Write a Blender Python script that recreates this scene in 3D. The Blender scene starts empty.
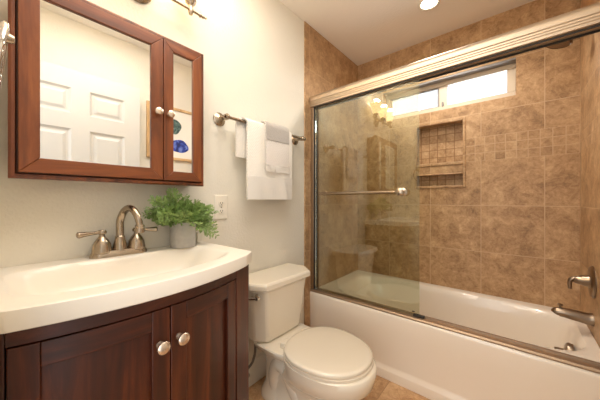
import bpy, bmesh, math, random
from mathutils import Vector, Matrix
PI = math.pi
random.seed(7)
S = bpy.context.scene
COL = S.collection

# ------------------------------------------------------------------ camera, world, light, exposure
cam_data = bpy.data.cameras.new('camera')
cam_data.sensor_width = 36.0
cam_data.lens = 36.0 * 257.0 / 600.0
cam_data.clip_start = 0.02
cam = bpy.data.objects.new('camera', cam_data)
COL.objects.link(cam)
cam.location = (1.216, 0.0, 1.10)
cam.rotation_euler = (PI / 2, 0, math.radians(40))
S.camera = cam

world = bpy.data.worlds.new('daylight')
S.world = world
world.use_nodes = True
_bg = world.node_tree.nodes['Background']
_bg.inputs[0].default_value = (0.90, 0.95, 1.0, 1)
_bg.inputs[1].default_value = 1.0

S.view_settings.view_transform = 'Standard'
S.view_settings.look = 'None'
S.view_settings.gamma = 1.0
S.view_settings.use_curve_mapping = False
S.view_settings.exposure = 0.45
S.cycles.max_bounces = 10
S.cycles.diffuse_bounces = 6
S.cycles.glossy_bounces = 5
S.cycles.transparent_max_bounces = 16
S.cycles.caustics_reflective = False
S.cycles.caustics_refractive = False
S.cycles.sample_clamp_indirect = 6.0


def area_light(name, loc, rot, size, power, color, size_y=None):
    d = bpy.data.lights.new(name, 'AREA')
    d.energy = power
    d.color = color
    d.shape = 'RECTANGLE' if size_y else 'DISK'
    d.size = size
    if size_y:
        d.size_y = size_y
    o = bpy.data.objects.new(name, d)
    o.location = loc
    o.rotation_euler = rot
    COL.objects.link(o)
    return o


# added fill panel beyond the open doorway behind the camera, no lamp known there
area_light('doorway_fill', (1.06, -0.6, 1.25), (math.radians(90), 0, math.radians(22)), 0.7, 6, (1.0, 0.95, 0.88), 1.7)
# added soft overhead fill without a fixture, above the standing space (out of view)
area_light('overhead_fill', (0.74, 0.55, 2.425), (0, 0, 0), 1.0, 11.5, (1.0, 0.96, 0.90))
# daylight falling in through the bathroom window
area_light('window_daylight', (0.75, 2.56, 2.0), (math.radians(-78), 0, 0), 0.9, 6, (0.88, 0.94, 1.0), 0.3)


# ------------------------------------------------------------------ helpers
def setp(o, label=None, cat=None, group=None, kind=None):
    if label: o['label'] = label
    if cat: o['category'] = cat
    if group: o['group'] = group
    if kind: o['kind'] = kind
    return o


def empty(name, loc, label=None, cat=None, group=None, kind=None):
    o = bpy.data.objects.new(name, None)
    o.location = loc
    o.empty_display_size = 0.05
    COL.objects.link(o)
    return setp(o, label, cat, group, kind)


def wloc(o):
    v = Vector(o.location)
    while o.parent:
        o = o.parent
        v = v + o.location
    return v


def obj(name, bm, mat, parent=None, smooth=40, bevel=0, seg=2, subsurf=0):
    """geometry is written in room coordinates; children are offset back from their parent"""
    bmesh.ops.recalc_face_normals(bm, faces=bm.faces[:])
    me = bpy.data.meshes.new(name)
    bm.to_mesh(me)
    bm.free()
    o = bpy.data.objects.new(name, me)
    COL.objects.link(o)
    me.materials.append(mat)
    if parent:
        o.parent = parent
        o.location = -wloc(parent)
    if smooth:
        for p in me.polygons:
            p.use_smooth = True
        try:
            me.set_sharp_from_angle(angle=math.radians(smooth))
        except Exception:
            pass
    if bevel:
        m = o.modifiers.new('edge', 'BEVEL')
        m.width = bevel
        m.segments = seg
        m.limit_method = 'ANGLE'
        m.angle_limit = math.radians(35)
        m.harden_normals = False
    if subsurf:
        m = o.modifiers.new('sub', 'SUBSURF')
        m.levels = m.render_levels = subsurf
    return o


def struct(name, bm, mat, parent=None, **k):
    return setp(obj(name, bm, mat, parent, **k), kind='structure')


B = bmesh.new


def box(bm, x0, x1, y0, y1, z0, z1):
    vs = [bm.verts.new((x, y, z)) for x in (x0, x1) for y in (y0, y1) for z in (z0, z1)]
    for f in ((0, 1, 3, 2), (4, 6, 7, 5), (0, 4, 5, 1), (2, 3, 7, 6), (0, 2, 6, 4), (1, 5, 7, 3)):
        bm.faces.new([vs[i] for i in f])
    return bm


def loft(bm, rings, cap=True, closed=True):
    R = [[bm.verts.new(p) for p in r] for r in rings]
    n = len(R[0])
    for a, b in zip(R, R[1:]):
        for i in range(n if closed else n - 1):
            j = (i + 1) % n
            bm.faces.new((a[i], a[j], b[j], b[i]))
    if cap:
        bm.faces.new(R[0][::-1])
        bm.faces.new(R[-1])
    return bm


def frame(axis):
    a = Vector(axis).normalized()
    u = a.orthogonal().normalized()
    if abs(a.z) < 0.99:
        u = a.cross(Vector((0, 0, 1))).normalized()
    return a, u, a.cross(u)


def lathe(bm, prof, org, axis=(0, 0, 1), seg=28, cap=True):
    a, u, v = frame(axis)
    o = Vector(org)
    rings = []
    for r, h in prof:
        r = max(r, 1e-4)
        rings.append([o + a * h + (u * math.cos(2 * PI * i / seg) + v * math.sin(2 * PI * i / seg)) * r for i in range(seg)])
    return loft(bm, rings, cap)


def smooth_path(pts, n=8):
    """Catmull-Rom through pts"""
    P = [Vector(p) for p in pts]
    P = [P[0] * 2 - P[1]] + P + [P[-1] * 2 - P[-2]]
    out = []
    for i in range(1, len(P) - 2):
        for k in range(n):
            t = k / n
            a, b, c, d = P[i - 1], P[i], P[i + 1], P[i + 2]
            out.append(0.5 * (2 * b + (c - a) * t + (2 * a - 5 * b + 4 * c - d) * t * t + (3 * b - a - 3 * c + d) * t ** 3))
    out.append(P[-2])
    return out


def tube(bm, pts, r, seg=14, cap=True, closed=False):
    P = [Vector(p) for p in pts]
    n = len(P)
    rad = (lambda i: r) if not callable(r) else (lambda i: r(i / (n - 1)))
    tang = []
    for i in range(n):
        if closed:
            t = P[(i + 1) % n] - P[i - 1]
        else:
            t = P[min(i + 1, n - 1)] - P[max(i - 1, 0)]
        tang.append(t.normalized())
    u = tang[0].orthogonal().normalized()
    rings = []
    for i in range(n):
        u = (u - tang[i] * u.dot(tang[i])).normalized()
        v = tang[i].cross(u)
        rings.append([P[i] + (u * math.cos(2 * PI * k / seg) + v * math.sin(2 * PI * k / seg)) * rad(i) for k in range(seg)])
    if closed:
        rings.append(rings[0])
        R = [[bm.verts.new(p) for p in q] for q in rings[:-1]]
        for i in range(n):
            a, b = R[i], R[(i + 1) % n]
            for k in range(seg):
                j = (k + 1) % seg
                bm.faces.new((a[k], a[j], b[j], b[k]))
        return bm
    return loft(bm, rings, cap)


def prism(bm, poly, axis, a, b):
    """extrude a 2D polygon along axis x (poly=(y,z)), y (poly=(x,z)) or z (poly=(x,y))"""
    mk = {'x': lambda p, t: (t, p[0], p[1]), 'y': lambda p, t: (p[0], t, p[1]), 'z': lambda p, t: (p[0], p[1], t)}[axis]
    return loft(bm, [[mk(p, a) for p in poly], [mk(p, b) for p in poly]])


def sstep(a, b, x):
    t = min(1.0, max(0.0, (x - a) / (b - a)))
    return t * t * (3 - 2 * t)


def egg(cx, cy, af, ab, b, z, n=56, p=2.2):
    out = []
    for i in range(n):
        t = 2 * PI * i / n
        c, s = math.cos(t), math.sin(t)
        c = math.copysign(abs(c) ** (2 / p), c)
        s = math.copysign(abs(s) ** (2 / p), s)
        out.append((cx + (af if c > 0 else ab) * c, cy + b * s, z))
    return out


# ------------------------------------------------------------------ materials
def new_mat(name):
    m = bpy.data.materials.new(name)
    m.use_nodes = True
    nt = m.node_tree
    return m, nt, nt.nodes['Principled BSDF']


def srgb(r, g, b):
    f = lambda c: (c / 255 / 12.92) if c / 255 <= 0.04045 else ((c / 255 + 0.055) / 1.055) ** 2.4
    return (f(r), f(g), f(b), 1)


def mat(name, col, rough=0.5, metal=0.0, bump=0.0, bscale=100, vary=0.0, coat=0.0, emit=None, strength=0, spec=0.5):
    m, nt, p = new_mat(name)
    p.inputs['Base Color'].default_value = col
    p.inputs['Roughness'].default_value = rough
    p.inputs['Metallic'].default_value = metal
    p.inputs['Coat Weight'].default_value = coat
    p.inputs['Coat Roughness'].default_value = 0.08
    p.inputs['Specular IOR Level'].default_value = spec
    tc = nt.nodes.new('ShaderNodeTexCoord')
    no = nt.nodes.new('ShaderNodeTexNoise')
    no.inputs['Scale'].default_value = bscale
    no.inputs['Detail'].default_value = 4
    nt.links.new(tc.outputs['Object'], no.inputs['Vector'])
    if bump:
        bp = nt.nodes.new('ShaderNodeBump')
        bp.inputs['Strength'].default_value = bump
        bp.inputs['Distance'].default_value = 0.004
        nt.links.new(no.outputs['Fac'], bp.inputs['Height'])
        nt.links.new(bp.outputs['Normal'], p.inputs['Normal'])
    if vary:
        mx = nt.nodes.new('ShaderNodeMix')
        mx.data_type = 'RGBA'
        mx.inputs[6].default_value = tuple(c * (1 - vary) for c in col[:3]) + (1,)
        mx.inputs[7].default_value = tuple(min(1, c * (1 + vary)) for c in col[:3]) + (1,)
        nt.links.new(no.outputs['Fac'], mx.inputs[0])
        nt.links.new(mx.outputs[2], p.inputs['Base Color'])
    if emit:
        p.inputs['Emission Color'].default_value = emit
        p.inputs['Emission Strength'].default_value = strength
    return m


def ramp(nt, fac, stops):
    r = nt.nodes.new('ShaderNodeValToRGB')
    e = r.color_ramp.elements
    while len(e) < len(stops):
        e.new(0.5)
    for k, (pos, c) in enumerate(stops):
        e[k].position = pos
        e[k].color = c
    nt.links.new(fac, r.inputs[0])
    return r.outputs[0]


def wood(name, dark, mid, light, grain='z', rough=0.36, coat=0.12, scale=1.0):
    m, nt, p = new_mat(name)
    tc = nt.nodes.new('ShaderNodeTexCoord')
    mp = nt.nodes.new('ShaderNodeMapping')
    s = {'x': (2.2, 26, 26), 'y': (26, 2.2, 26), 'z': (26, 26, 2.2)}[grain]
    mp.inputs['Scale'].default_value = tuple(v * scale for v in s)
    nt.links.new(tc.outputs['Object'], mp.inputs['Vector'])
    n1 = nt.nodes.new('ShaderNodeTexNoise')
    n1.inputs['Scale'].default_value = 1.0
    n1.inputs['Detail'].default_value = 7
    n1.inputs['Roughness'].default_value = 0.62
    n1.inputs['Distortion'].default_value = 0.7
    nt.links.new(mp.outputs[0], n1.inputs['Vector'])
    c = ramp(nt, n1.outputs['Fac'], [(0.28, dark), (0.5, mid), (0.72, light)])
    nt.links.new(c, p.inputs['Base Color'])
    p.inputs['Roughness'].default_value = rough
    p.inputs['Coat Weight'].default_value = coat
    p.inputs['Coat Roughness'].default_value = 0.15
    bp = nt.nodes.new('ShaderNodeBump')
    bp.inputs['Strength'].default_value = 0.08
    bp.inputs['Distance'].default_value = 0.002
    nt.links.new(n1.outputs['Fac'], bp.inputs['Height'])
    nt.links.new(bp.outputs['Normal'], p.inputs['Normal'])
    return m


class N:
    """tiny node-math expression builder"""
    def __init__(s, nt, o): s.nt, s.o = nt, o
    def op(s, op, b=None, c=None):
        n = s.nt.nodes.new('ShaderNodeMath'); n.operation = op
        s.nt.links.new(s.o, n.inputs[0])
        for i, v in ((1, b), (2, c)):
            if v is None: continue
            if isinstance(v, N): s.nt.links.new(v.o, n.inputs[i])
            else: n.inputs[i].default_value = v
        return N(s.nt, n.outputs[0])


def tile_mat(name, ua, va, u0, v0, pitch, joint, stone, grout, bands=None, small=None, rough=0.45, mottle=1.0, seed=0.0):
    """stone tile: large grid of PITCH from (u0, v0); BANDS = (v_lo, v_hi, u_lo, u_hi) laid with SMALL mosaic"""
    m, nt, p = new_mat(name)
    tc = nt.nodes.new('ShaderNodeTexCoord')
    sp = nt.nodes.new('ShaderNodeSeparateXYZ')
    nt.links.new(tc.outputs['Object'], sp.inputs[0])
    U = N(nt, sp.outputs[ua]); V = N(nt, sp.outputs[va])

    def cell(pt, uo, vo):
        fu = U.op('SUBTRACT', uo).op('DIVIDE', pt); fv = V.op('SUBTRACT', vo).op('DIVIDE', pt)
        du = fu.op('FRACT').op('SUBTRACT', 0.5).op('ABSOLUTE'); dv = fv.op('FRACT').op('SUBTRACT', 0.5).op('ABSOLUTE')
        edge = du.op('MAXIMUM', dv).op('SUBTRACT', 0.5).op('MULTIPLY', -pt)          # distance to joint, metres
        ident = fu.op('FLOOR').op('MULTIPLY', 7.13).op('ADD', fv.op('FLOOR').op('MULTIPLY', 3.71))
        return edge, ident

    e1, i1 = cell(pitch, u0, v0)
    if bands:
        lo, hi, ul, uh = bands
        e2, i2 = cell(small, ul, lo)
        inb = V.op('GREATER_THAN', lo).op('MULTIPLY', V.op('LESS_THAN', hi)).op('MULTIPLY', U.op('GREATER_THAN', ul)).op('MULTIPLY', U.op('LESS_THAN', uh))
        inv = inb.op('MULTIPLY', -1).op('ADD', 1)
        edge = e1.op('MULTIPLY', inv).op('ADD', e2.op('MULTIPLY', inb))
        ident = i1.op('MULTIPLY', inv).op('ADD', i2.op('MULTIPLY', inb))
    else:
        edge, ident = e1, i1
    p.inputs['Specular IOR Level'].default_value = 0.3
    gm = edge.op('LESS_THAN', joint / 2)
    wn = nt.nodes.new('ShaderNodeTexWhiteNoise'); wn.noise_dimensions = '1D'
    nt.links.new(ident.op('ADD', seed).o, wn.inputs['W'])
    # each tile samples its own piece of stone
    sc = nt.nodes.new('ShaderNodeVectorMath'); sc.operation = 'SCALE'; sc.inputs[3].default_value = 9.0
    nt.links.new(wn.outputs['Color'], sc.inputs[0])
    ad = nt.nodes.new('ShaderNodeVectorMath'); ad.operation = 'ADD'
    nt.links.new(tc.outputs['Object'], ad.inputs[0]); nt.links.new(sc.outputs[0], ad.inputs[1])
    n1 = nt.nodes.new('ShaderNodeTexNoise'); n1.inputs['Scale'].default_value = 8.5; n1.inputs['Detail'].default_value = 9
    n1.inputs['Roughness'].default_value = 0.7; n1.inputs['Distortion'].default_value = 0.6
    nt.links.new(ad.outputs[0], n1.inputs['Vector'])
    n2 = nt.nodes.new('ShaderNodeTexNoise'); n2.inputs['Scale'].default_value = 38; n2.inputs['Detail'].default_value = 6
    n2.inputs['Roughness'].default_value = 0.7; n2.inputs['Distortion'].default_value = 1.2
    nt.links.new(ad.outputs[0], n2.inputs['Vector'])
    f = N(nt, n1.outputs['Fac']).op('MULTIPLY', 0.6).op('ADD', N(nt, n2.outputs['Fac']).op('MULTIPLY', 0.4))
    f = f.op('SUBTRACT', 0.5).op('MULTIPLY', mottle).op('ADD', 0.5)
    f = f.op('ADD', N(nt, wn.outputs['Value']).op('SUBTRACT', 0.5).op('MULTIPLY', 0.035))
    c = ramp(nt, f.o, [(0.33, stone[0]), (0.45, stone[1]), (0.55, stone[2]), (0.68, stone[3])])
    mx = nt.nodes.new('ShaderNodeMix'); mx.data_type = 'RGBA'
    nt.links.new(gm.o, mx.inputs[0]); nt.links.new(c, mx.inputs[6]); mx.inputs[7].default_value = grout
    nt.links.new(mx.outputs[2], p.inputs['Base Color'])
    nt.links.new(gm.op('MULTIPLY', 0.5).op('ADD', N(nt, n2.outputs['Fac']).op('MULTIPLY', 0.2)).op('ADD', rough - 0.1).o, p.inputs['Roughness'])
    hgt = edge.op('DIVIDE', joint).op('MINIMUM', 1.0).op('ADD', N(nt, n2.outputs['Fac']).op('MULTIPLY', 0.12))
    bp = nt.nodes.new('ShaderNodeBump'); bp.inputs['Strength'].default_value = 0.35; bp.inputs['Distance'].default_value = 0.002
    nt.links.new(hgt.o, bp.inputs['Height']); nt.links.new(bp.outputs['Normal'], p.inputs['Normal'])
    return m


def glass_mat(name, tint, gloss=1.0, rough=0.0):
    m, nt, p = new_mat(name)
    nt.nodes.remove(p)
    out = nt.nodes['Material Output']
    tr = nt.nodes.new('ShaderNodeBsdfTransparent'); tr.inputs[0].default_value = tint
    gl = nt.nodes.new('ShaderNodeBsdfGlossy'); gl.inputs['Roughness'].default_value = rough
    gl.inputs[0].default_value = (1, 1, 1, 1)
    fr = nt.nodes.new('ShaderNodeFresnel'); fr.inputs[0].default_value = 1.5
    mul = nt.nodes.new('ShaderNodeMath'); mul.operation = 'MULTIPLY'; mul.inputs[1].default_value = gloss; mul.use_clamp = True
    mx = nt.nodes.new('ShaderNodeMixShader')
    nt.links.new(fr.outputs[0], mul.inputs[0]); nt.links.new(mul.outputs[0], mx.inputs[0])
    nt.links.new(tr.outputs[0], mx.inputs[1]); nt.links.new(gl.outputs[0], mx.inputs[2])
    nt.links.new(mx.outputs[0], out.inputs[0])
    return m


M = {}
M['paint'] = mat('wall_paint', srgb(228, 222, 208), 0.65, bump=0.5, bscale=85)
M['ceiling'] = mat('ceiling_paint', srgb(242, 235, 224), 0.75, bump=0.45, bscale=70)
M['white_trim'] = mat('white_trim', srgb(232, 226, 212), 0.35, bump=0.02, bscale=60)
M['door_paint'] = mat('door_paint', srgb(204, 202, 197), 0.35, bump=0.03, bscale=60)
STONE = [srgb(122, 92, 62), srgb(164, 128, 91), srgb(188, 152, 112), srgb(212, 180, 142)]
GROUT = srgb(197, 166, 132)
M['tile_back'] = tile_mat('stone_tile_back', 0, 2, 0.673, 0.37, 0.345, 0.0045, STONE, GROUT, (1.392, 1.572, 0.921, 1.53), 0.06)
M['tile_left'] = tile_mat('stone_tile_left', 1, 2, 1.495 + 0.06, 0.37, 0.345, 0.0045, STONE, GROUT, seed=5.3)
M['tile_right'] = tile_mat('stone_tile_right', 1, 2, 1.62, 0.37, 0.345, 0.0045, STONE, GROUT, (1.392, 1.572, 1.495, 2.34), 0.06, seed=9.1)
M['tile_niche'] = tile_mat('mosaic_tile_niche', 0, 2, 0.582, 1.395, 0.063, 0.005, STONE, srgb(140, 106, 74), seed=2.2)
M['bullnose'] = tile_mat('bullnose_trim', 0, 2, 0.673, 1.1, 0.345, 0.004, STONE, GROUT, seed=3.4)
FST = [srgb(150, 110, 76), srgb(182, 142, 102), srgb(205, 168, 128), srgb(222, 190, 152)]
M['floor'] = tile_mat('floor_tile', 0, 1, 0.63, 1.22, 0.33, 0.005, FST, srgb(170, 136, 102), rough=0.35, seed=1.7)
M['porcelain'] = mat('porcelain', srgb(236, 226, 208), 0.12, coat=0.4, vary=0.01, bscale=3)
M['tub'] = mat('tub_enamel', srgb(234, 222, 206), 0.16, coat=0.3, vary=0.01, bscale=3)
M['seat'] = mat('seat_plastic', srgb(234, 222, 202), 0.22, vary=0.01, bscale=3)
M['counter'] = mat('cultured_marble', srgb(238, 230, 217), 0.28, coat=0.1, vary=0.012, bscale=4)
M['nickel'] = mat('brushed_nickel', srgb(176, 160, 140), 0.27, 1.0, bump=0.02, bscale=300, vary=0.05)
M['chrome'] = mat('polished_chrome', srgb(205, 200, 195), 0.07, 1.0, vary=0.02)
M['bronze'] = mat('aged_nickel', srgb(120, 104, 90), 0.22, 1.0, vary=0.05)
M['fitting'] = mat('brushed_nickel_fitting', srgb(150, 132, 113), 0.3, 1.0, bump=0.02, bscale=300, vary=0.05)
M['satin'] = mat('satin_knob', srgb(226, 206, 186), 0.26, 0.9, vary=0.03)
M['door_metal'] = mat('satin_shower_frame', srgb(200, 182, 160), 0.48, 1.0, bump=0.01, bscale=200, vary=0.03)
M['track'] = mat('shower_track', srgb(172, 148, 124), 0.5, 1.0, vary=0.05)
M['rubber'] = mat('dark_rubber', srgb(44, 38, 32), 0.6, vary=0.1)
M['mirror'] = mat('mirror_glass', (0.93, 0.93, 0.92, 1), 0.0, 1.0, vary=0.002, bscale=1)
CH = (srgb(76, 37, 13), srgb(118, 60, 24), srgb(146, 83, 40))
M['cherry_v'] = wood('cherry_vertical', *CH, 'z')
M['cherry_h'] = wood('cherry_horizontal', *CH, 'y')
M['cherry_edge'] = wood('cherry_moulding', srgb(66, 30, 11), srgb(108, 52, 21), srgb(140, 76, 36), 'z')
M['cherry_dark'] = wood('cherry_dark_edge', srgb(58, 25, 9), srgb(92, 43, 17), srgb(124, 64, 29), 'z')
MH = (srgb(36, 13, 5), srgb(74, 29, 10), srgb(122, 58, 23))
M['maho_v'] = wood('mahogany_vertical', *MH, 'z', 0.38, 0.1, 0.7)
M['maho_h'] = wood('mahogany_horizontal', *MH, 'y', 0.38, 0.1, 0.7)
M['dark_gap'] = mat('cabinet_inside_shade', srgb(18, 9, 6), 0.8, vary=0.1)  # near-black colour stands in for the shade inside the cabinet
M['concrete'] = mat('grey_concrete', srgb(168, 163, 155), 0.8, bump=0.3, bscale=60, vary=0.14)
M['soil'] = mat('potting_soil', srgb(50, 38, 26), 0.95, bump=0.6, bscale=120, vary=0.3)
M['leaf'] = mat('fern_leaf', srgb(134, 160, 90), 0.5, vary=0.55, bscale=45)
M['leaf'].node_tree.nodes['Principled BSDF'].inputs['Subsurface Weight'].default_value = 0.0
M['stem'] = mat('fern_stem', srgb(92, 110, 50), 0.6, vary=0.2)
M['plastic'] = mat('white_plastic', srgb(236, 230, 216), 0.35, vary=0.01)
M['slot'] = mat('dark_slot', srgb(70, 58, 46), 0.6, vary=0.05)
M['hose'] = mat('braided_hose', srgb(120, 116, 110), 0.4, 0.7, bump=0.5, bscale=500)
M['shade'] = mat('frosted_shade', srgb(255, 240, 215), 0.4, emit=srgb(255, 214, 150), strength=3.5, vary=0.01)
M['lens'] = mat('downlight_lens', srgb(255, 248, 235), 0.4, emit=srgb(255, 240, 215), strength=14.0, vary=0.01)
M['vinyl'] = mat('window_vinyl', srgb(206, 190, 168), 0.35, vary=0.01)
M['screen'] = mat('grey_metal', srgb(138, 134, 130), 0.5, 0.0, vary=0.05)
M['oak'] = wood('pale_oak', srgb(176, 136, 90), srgb(204, 166, 118), srgb(222, 188, 142), 'z', 0.5, 0.0)
M['paper'] = mat('print_paper', srgb(232, 226, 216), 0.8, vary=0.01)
M['glass'] = glass_mat('shower_glass', (0.86, 0.89, 0.81, 1), 1.9)
M['pane'] = glass_mat('window_glass', (0.98, 0.99, 1.0, 1), 1.0)


def towel_mat(name, col, weave):
    m, nt, p = new_mat(name)
    p.inputs['Base Color'].default_value = col
    p.inputs['Roughness'].default_value = 0.95
    p.inputs['Sheen Weight'].default_value = 0.3
    tc = nt.nodes.new('ShaderNodeTexCoord')
    sp = nt.nodes.new('ShaderNodeSeparateXYZ'); nt.links.new(tc.outputs['Object'], sp.inputs[0])
    a = N(nt, sp.outputs[1]).op('MULTIPLY', 2 * PI / weave).op('SINE')
    b = N(nt, sp.outputs[2]).op('MULTIPLY', 2 * PI / weave).op('SINE')
    no = nt.nodes.new('ShaderNodeTexNoise'); no.inputs['Scale'].default_value = 350
    nt.links.new(tc.outputs['Object'], no.inputs['Vector'])
    h = a.op('MULTIPLY', b).op('MULTIPLY', 0.6).op('ADD', N(nt, no.outputs['Fac']))
    bp = nt.nodes.new('ShaderNodeBump'); bp.inputs['Strength'].default_value = 0.6; bp.inputs['Distance'].default_value = 0.004
    nt.links.new(h.o, bp.inputs['Height']); nt.links.new(bp.outputs['Normal'], p.inputs['Normal'])
    return m


M['towel'] = towel_mat('white_waffle_towel', srgb(240, 234, 224), 0.016)
M['towel_hem'] = towel_mat('white_terry_hem', srgb(242, 236, 227), 0.004)
M['towel_grey'] = towel_mat('grey_towel_band', srgb(186, 178, 170), 0.005)
M['towel_pattern'] = towel_mat('pale_patterned_towel', srgb(222, 214, 206), 0.02)

# ------------------------------------------------------------------ room shell
W, D, H = 1.530, 2.336, 2.44           # alcove width, back wall, ceiling
TY = 1.495                             # where the tile begins
FY = -0.03                             # inner face of the wall with the doorway

struct('floor', box(B(), -0.12, W + 0.12, -1.3, D + 0.15, -0.08, 0.0), M['floor'])
struct('ceiling', box(B(), -0.12, W + 0.12, -0.15, D + 0.15, H, H + 0.08), M['ceiling'])
wl = struct('wall_left', box(B(), -0.12, 0.0, -0.15, D + 0.15, 0, H), M['paint'])
struct('tile_cladding', box(B(), 0.0, 0.008, TY, D, 0, H), M['tile_left'], wl, bevel=0.003)
wr = struct('wall_right', box(B(), W, W + 0.12, -0.15, D + 0.15, 0, H), M['paint'])
struct('tile_cladding', box(B(), W - 0.008, W, TY, D, 0, H), M['tile_right'], wr, bevel=0.003)
bm = B()
box(bm, 0.0, 0.66, FY - 0.12, FY, 0, H)
box(bm, 1.46, W, FY - 0.12, FY, 0, H)
box(bm, 0.66, 1.46, FY - 0.12, FY, 2.07, H)
struct('wall_front', bm, M['paint'])

# back wall: cells around the window opening and two niches
WX0, WX1, WZ0, WZ1 = 0.272, 1.218, 1.831, 2.095
NX0, NX1 = 0.562, 0.906
NZ = [(1.213, 1.308), (1.398, 1.722)]
xs = [-0.12, WX0, NX0, NX1, WX1, W + 0.12]
zs = [0, NZ[0][0], NZ[0][1], NZ[1][0], NZ[1][1], WZ0, WZ1, H]
bm = B()
for i in range(len(xs) - 1):
    for j in range(len(zs) - 1):
        xm, zm = (xs[i] + xs[i + 1]) / 2, (zs[j] + zs[j + 1]) / 2
        if WX0 < xm < WX1 and WZ0 < zm < WZ1: continue
        if NX0 < xm < NX1 and any(a < zm < b for a, b in NZ): continue
        box(bm, xs[i], xs[i + 1], D, D + 0.14, zs[j], zs[j + 1])
bmesh.ops.remove_doubles(bm, verts=bm.verts[:], dist=1e-5)
wb = struct('wall_back', bm, M['tile_back'], smooth=0)
for a, b in NZ:
    struct('niche_back', box(B(), NX0, NX1, D + 0.085, D + 0.138, a, b), M['tile_niche'], wb)
# bullnose border of the niches
bm = B()
t = 0.017
def bull(bm, x0, x1, z0, z1):
    box(bm, x0, x1, D - 0.007, D + 0.012, z0, z1)
bull(bm, NX1 - 0.004, NX1 + t, NZ[0][0] - t, NZ[1][1] + t)
bull(bm, NX0 - t, NX0 + 0.004, NZ[0][0] - t, NZ[1][1] + t)
bull(bm, NX0 + 0.004, NX1 - 0.004, NZ[1][1] - 0.004, NZ[1][1] + t)
bull(bm, NX0 + 0.004, NX1 - 0.004, NZ[0][0] - t, NZ[0][0] + 0.004)
bull(bm, NX0 + 0.004, NX1 - 0.004, NZ[1][0] - 0.02, NZ[1][0] + 0.004)
bull(bm, NX0 + 0.004, NX1 - 0.004, NZ[0][1] - 0.004, NZ[0][1] + 0.006)
struct('niche_trim', bm, M['bullnose'], wb, bevel=0.006, seg=3)

# window
win = empty('window_1', (0.744, 2.39, WZ0), kind='structure')
y0, y1 = 2.405, 2.468
bm = B()
box(bm, WX0, WX1, y0, y1, WZ0, WZ0 + 0.052)
box(bm, WX0, WX1, y0, y1, WZ1 - 0.046, WZ1)
box(bm, WX0, WX0 + 0.04, y0, y1, WZ0 + 0.052, WZ1 - 0.046)
box(bm, WX1 - 0.05, WX1, y0, y1, WZ0 + 0.052, WZ1 - 0.046)
struct('window_frame', bm, M['vinyl'], win, bevel=0.003)
bm = B()
box(bm, 0.722, 0.782, y0 + 0.008, y1, WZ0 + 0.052, WZ1 - 0.046)
struct('meeting_stile', bm, M['vinyl'], win, bevel=0.003)
bm = B()
for (a, b, c, d) in ((WX0 + 0.04, 0.722, WZ0 + 0.052, WZ0 + 0.062), (WX0 + 0.04, 0.722, WZ1 - 0.056, WZ1 - 0.046), (WX0 + 0.04, WX0 + 0.052, WZ0 + 0.062, WZ1 - 0.056), (0.708, 0.722, WZ0 + 0.062, WZ1 - 0.056)):
    box(bm, a, b, y0 + 0.014, y1 - 0.006, c, d)
struct('sliding_sash', bm, M['screen'], win, bevel=0.002)
struct('window_pane', box(B(), WX0 + 0.04, 0.722, 2.432, 2.436, WZ0 + 0.052, WZ1 - 0.046), M['pane'], win)
struct('window_pane', box(B(), 0.782, WX1 - 0.05, 2.440, 2.444, WZ0 + 0.052, WZ1 - 0.046), M['pane'], win)
bm = B()
box(bm, 0.742, 0.756, y0 - 0.008, y0 + 0.01, WZ0 + 0.05, WZ0 + 0.085)
struct('window_latch', bm, M['screen'], win, bevel=0.003)
struct('window_track', box(B(), WX0, WX1, D + 0.004, y0 + 0.002, WZ1 - 0.012, WZ1), M['screen'], win)

# baseboard behind the toilet
prof = [(0, 0), (0.016, 0), (0.016, 0.085), (0.013, 0.092), (0.013, 0.108), (0.008, 0.118), (0.006, 0.132), (0, 0.135)]
struct('baseboard_left', prism(B(), prof, 'y', 0.662, TY - 0.002), M['white_trim'], smooth=30)
struct('baseboard_right', prism(B(), [(W - x, z) for x, z in prof], 'y', 0.80, TY - 0.002), M['white_trim'], smooth=30)
# door casing around the doorway behind the camera
bm = B()
box(bm, 0.60, 0.66, FY, FY + 0.012, 0, 2.13)
box(bm, 0.66, 1.46, FY, FY + 0.012, 2.07, 2.13)
box(bm, 1.46, 1.515, FY, FY + 0.012, 0, 2.13)
struct('trim_1', bm, M['white_trim'], bevel=0.004)

# open six-panel door leaf against the right wall
dx0, dx1, dy0, dy1 = 1.41, 1.445, 0.022, 0.783
door = empty('door_1', (dx1, dy0, 0.01), kind='structure')
cols = [(0.130, 0.352), (0.455, 0.676)]
rows = [(0.22, 0.86), (1.02, 1.605), (1.715, 1.895)]
bm = B()
ys = [dy0, cols[0][0], cols[0][1], cols[1][0], cols[1][1], dy1]
zz = [0.012, rows[0][0], rows[0][1], rows[1][0], rows[1][1], rows[2][0], rows[2][1], 2.025]
for i in range(5):
    for j in range(7):
        if i in (1, 3) and j in (1, 3, 5): continue
        box(bm, dx0, dx1, ys[i], ys[i + 1], zz[j], zz[j + 1])
bmesh.ops.remove_doubles(bm, verts=bm.verts[:], dist=1e-5)
struct('door_leaf', bm, M['door_paint'], door, smooth=0)
for a, b in cols:
    for c, d in rows:
        bm = B()
        def rr(x, i): return [(x, a + i, c + i), (x, b - i, c + i), (x, b - i, d - i), (x, a + i, d - i)]
        loft(bm, [rr(dx1 - 0.008, 0), rr(dx0 + 0.002, 0), rr(dx0 + 0.013, 0.014), rr(dx0 + 0.013, 0.026), rr(dx0 + 0.005, 0.045)])
        struct('door_panel', bm, M['door_paint'], door, smooth=20)
bm = B()
lathe(bm, [(0.03, 0), (0.03, 0.006), (0.012, 0.012), (0.011, 0.03), (0.026, 0.04), (0.028, 0.052), (0.018, 0.062), (0, 0.064)], (dx0, 0.72, 0.95), (-1, 0, 0))
struct('door_knob', bm, M['nickel'], door)

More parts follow.
